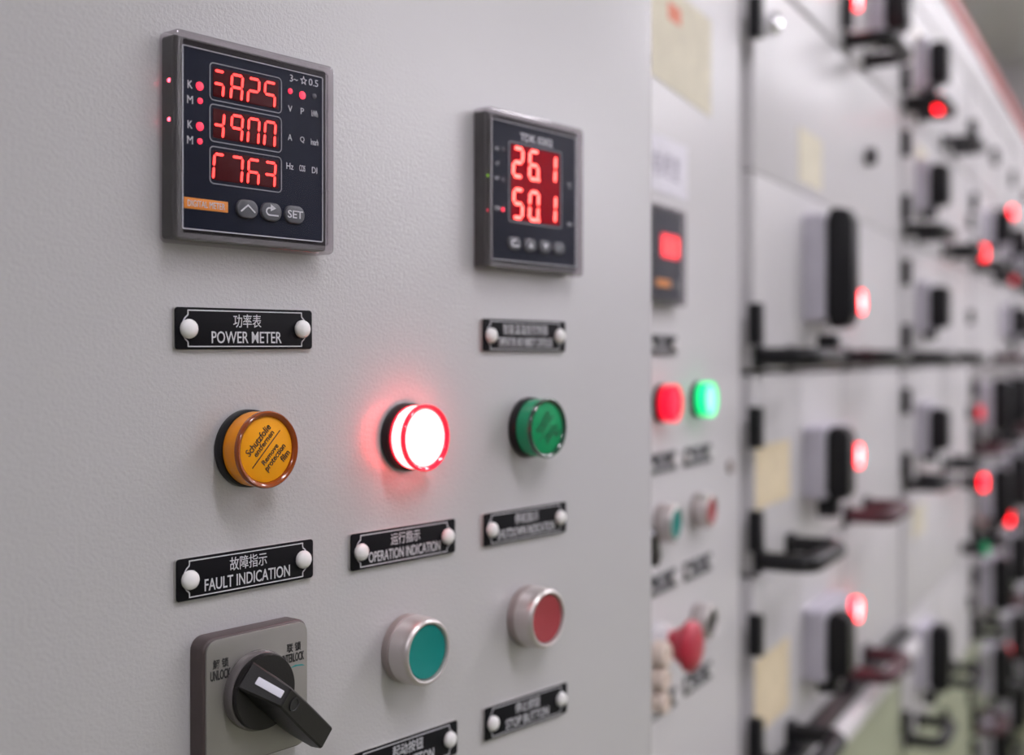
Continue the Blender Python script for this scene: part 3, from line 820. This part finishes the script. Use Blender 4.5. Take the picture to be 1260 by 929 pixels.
# first drawer cabinet
drawer(dl(0, 0, 0, 'pale grey'), 0, 0, 0, handle=None, hinges=(0.13,))
drawer(dl(0, 1, 0, 'pale grey black-handled'), 0, 1, 0, box=(0.20, 0.10, 0.10, 0.09, 0.02, 0.08, 0.05))
bd = drawer('wide plain grey compartment door above the drawers, with a chrome lock', 0, 0, 1, handle=None, hinges=(0.145,), full=True, drop=0.0045)
lkx, lky = rowpt(957, 28, 0.01)
obj('lock', lathe('lock', 'chrome', [(0, 0), (0.010, 0), (0.011, 0.002), (0.011, 0.008), (0.008, 0.012), (0, 0.013)], 28), bd, (lkx - (CAB[0] + 0.030 + 0.384), lky - 0.1830, 0))
lkx, lky = rowpt(1066, 193, 0.0)
obj('knob', lathe('knob', 'charcoal_plastic', [(0, 0), (0.012, 0), (0.012, 0.010), (0.009, 0.014), (0, 0.014)], 24), bd, (lkx - (CAB[0] + 0.030 + 0.384), lky - 0.1830, 0))
drawer(dl(0, 0, 2, 'grey tall-gripped'), 0, 0, 2, hinges=(0.045,), box=(0.250, 0.112, 0.130, 0.120, 0.024, 0.135, 0.053))
drawer(dl(0, 1, 2, 'grey lamp-bearing'), 0, 1, 2, hinges=())
drawer(dl(0, 0, 3, 'grey note-bearing'), 0, 0, 3, box=(0.250, 0.095, 0.130, 0.080, 0.024, 0.082, 0.049))
drawer(dl(0, 1, 3, 'grey maroon-handled'), 0, 1, 3, hinges=(), handle='M')
drawer(dl(0, 0, 4, 'grey note-bearing'), 0, 0, 4, box=(0.250, 0.092, 0.130, 0.080, 0.024, 0.074, 0.049))
drawer(dl(0, 1, 4, 'grey maroon-handled'), 0, 1, 4, hinges=(), handle='M')
lo = drawer('wide olive-grey lower compartment door of the first drawer cabinet', 0, 0, 5, m='olive_front', handle=None, full=True, cover_row=3, hinges=())
lip = thing('shelf_ledge', 'pale ledge strip above the olive lower door', 'ledge', ROW, CAB[0] + 0.40, -0.440)
obj('ledge_bar', rbox('ledge_bar', 'white_plastic', 0.79, 0.022, 0.0, 0.030, 0.004, 0.003), lip)
obj('ledge_groove', rbox('ledge_groove', 'black_plastic', 0.79, 0.010, 0.0, 0.020, 0.002, 0.001), lip, (0, 0.022, 0))

# second drawer cabinet
BX = (0.155, 0.095, 0.11, 0.085, 0.020, 0.070, 0.050)
for row in (0, 1, 2, 3):
    drawer(dl(1, 0, row, 'grey black-gripped'), 1, 0, row, box=BX)
    drawer(dl(1, 1, row, 'grey black-handled'), 1, 1, row, hinges=(), latch=True)
drawer('wide blank grey compartment door low in the second drawer cabinet', 1, 0, 4, handle=None, full=True, hinges=())
drawer(dl(1, 0, 5, 'grey black-gripped'), 1, 0, 5, box=(0.155, 0.120, 0.11, 0.10, 0.020, 0.11, 0.052))
drawer(dl(1, 1, 5, 'grey black-handled'), 1, 1, 5, hinges=(), latch=True)
drawer(dl(1, 0, 6, 'olive-grey black-handled'), 1, 0, 6, m='olive_front')
drawer(dl(1, 1, 6, 'olive-grey black-handled'), 1, 1, 6, m='olive_front', latch=True)
drawer('wide olive-grey plinth door under the second drawer cabinet', 1, 0, 7, m='olive_front', handle=None, full=True, hinges=())
# third to fifth drawer cabinets: upper doors plain, dense dark drawers lower down
for ci in (2, 3, 4):
    for row in range(8):
        for half in (0, 1):
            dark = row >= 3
            if row == 0:
                drawer(dl(ci, half, row, 'plain grey'), ci, half, row, handle=None, hinges=(0.1,), latch=(half == 0))
            elif row == 2 and ci == 2 and half == 0:
                drawer(dl(ci, half, row, 'plain pale grey'), ci, half, row, handle=None, hinges=())
            else:
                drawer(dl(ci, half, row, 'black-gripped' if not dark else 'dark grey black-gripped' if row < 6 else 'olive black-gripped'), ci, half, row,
                       m='olive_front' if row >= 6 else ('dark_grey_front' if dark else 'cabinet_paint'), hinges=(0.045, 0.145) if half == 0 else (),
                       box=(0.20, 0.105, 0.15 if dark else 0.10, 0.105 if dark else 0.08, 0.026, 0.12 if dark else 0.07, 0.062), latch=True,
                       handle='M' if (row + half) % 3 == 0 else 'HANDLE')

# lamps on the drawers
PEDESTAL = lathe('pedestal', 'black_plastic', [(0, -0.035), (0.012, -0.035), (0.012, 0), (0, 0)], 24)
def lamp_at(label, kind, x, y, raised=False, group='red lamps on the drawers'):
    p0 = 0.035 if raised else 0.0
    s_, t_ = rowpt(x, y, p0 + 0.0125)
    o = indicator(label, kind, ROW, s_, t_, group)
    if raised:
        put(o, ROW, s_, t_, p0)
        obj('pedestal', PEDESTAL, o)
    return o
lamp_at('glowing red lamp beside the tall black grip, just above the horizontal handle line', K_BEACON, 1060, 372)
lamp_at('glowing white-centred red lamp next to the middle black grip of the first drawer cabinet', K_BEACON, 1057, 561)
lamp_at('glowing white-centred red lamp next to the lowest black grip of the first drawer cabinet', K_BEACON, 1056, 750)
lamp_at('dimmer red disc touching the left of the lowest white-centred red lamp', K_FAR, 1037, 756)  # weaker red disc, built like the indicators
lamp_at('glowing red lamp cut by the top edge of the picture', K_BEACON, 1055, -2)
lamp_at('small round red lamp under the uppermost far black grip', K_FAR, 1157, 127, True)
lamp_at('round red lamp, lower left of the pair high at the right edge', K_FAR, 1213, 311, True)
lamp_at('round red lamp, upper right of the pair high at the right edge', K_FAR, 1247, 262, True)
lamp_at('faint red lamp just below the pair high at the right edge', K_FAINT, 1249, 342, True)
lamp_at('round red lamp, upper left of the pair low at the right edge', K_FAR, 1212, 594, True)
lamp_at('round red lamp, lower right of the pair low at the right edge', K_FAR, 1244, 638, True)
lamp_at('dim pinkish red lamp lowest at the right edge', K_FAINT, 1243, 802, True)
lamp_at('faint red reflection, built as a lamp, on the plain pale drawer of the third drawer cabinet', K_FAINT, 1208, 508)  # glowing disc added in place of a faint red reflection
lamp_at('small dim green lamp under the pair low at the right edge', ('green_lens', 'green_lens', 'green_lit', None), 1214, 676, True, group='green lamps on the drawers')

def paper_px(label, m, cs):
    return sticker(label, m, [rowpt(x, y) for x, y in cs], p=0.0002)
def paper(label, m, x, y, w_, h_):
    s_, t_ = rowpt(x, y)
    return sticker(label, m, [(s_ - w_/2, t_ + h_/2), (s_ + w_/2, t_ + h_/2), (s_ + w_/2, t_ - h_/2), (s_ - w_/2, t_ - h_/2)], p=0.0002)
paper('faint yellow note on the wide plain compartment door', 'pale_yellow_paper', 997, 197, 0.105, 0.060)
paper('yellow note below the horizontal handle line, beside the seam with black hinges', 'yellow_paper', 951, 582, 0.125, 0.062)
paper('yellow note low beside the seam with black hinges', 'yellow_paper', 950, 843, 0.125, 0.075)
paper('small yellow note above the uppermost far black grip', 'pale_yellow_paper', 1132, 62, 0.10, 0.05)
paper('small yellow note below the uppermost far black grip', 'pale_yellow_paper', 1134, 200, 0.10, 0.05)
paper('small yellow note near the far grip below eye level', 'pale_yellow_paper', 1130, 640, 0.12, 0.05)

# far wall: ochre duct beyond the end of the row
du = thing('wall_duct', 'ochre duct on the wall beyond the far end of the cabinet row', 'duct', ROW, 7.35, 0.2, -0.9)
obj('duct_body', rbox('duct_body', 'ochre_paint', 0.30, 1.9, 0, 0.9, 0.02, 0.01), du)
obj('duct_collar', rbox('duct_collar', 'ochre_paint', 0.34, 0.08, 0, 0.93, 0.02, 0.01), du, (0, 0.5, 0))
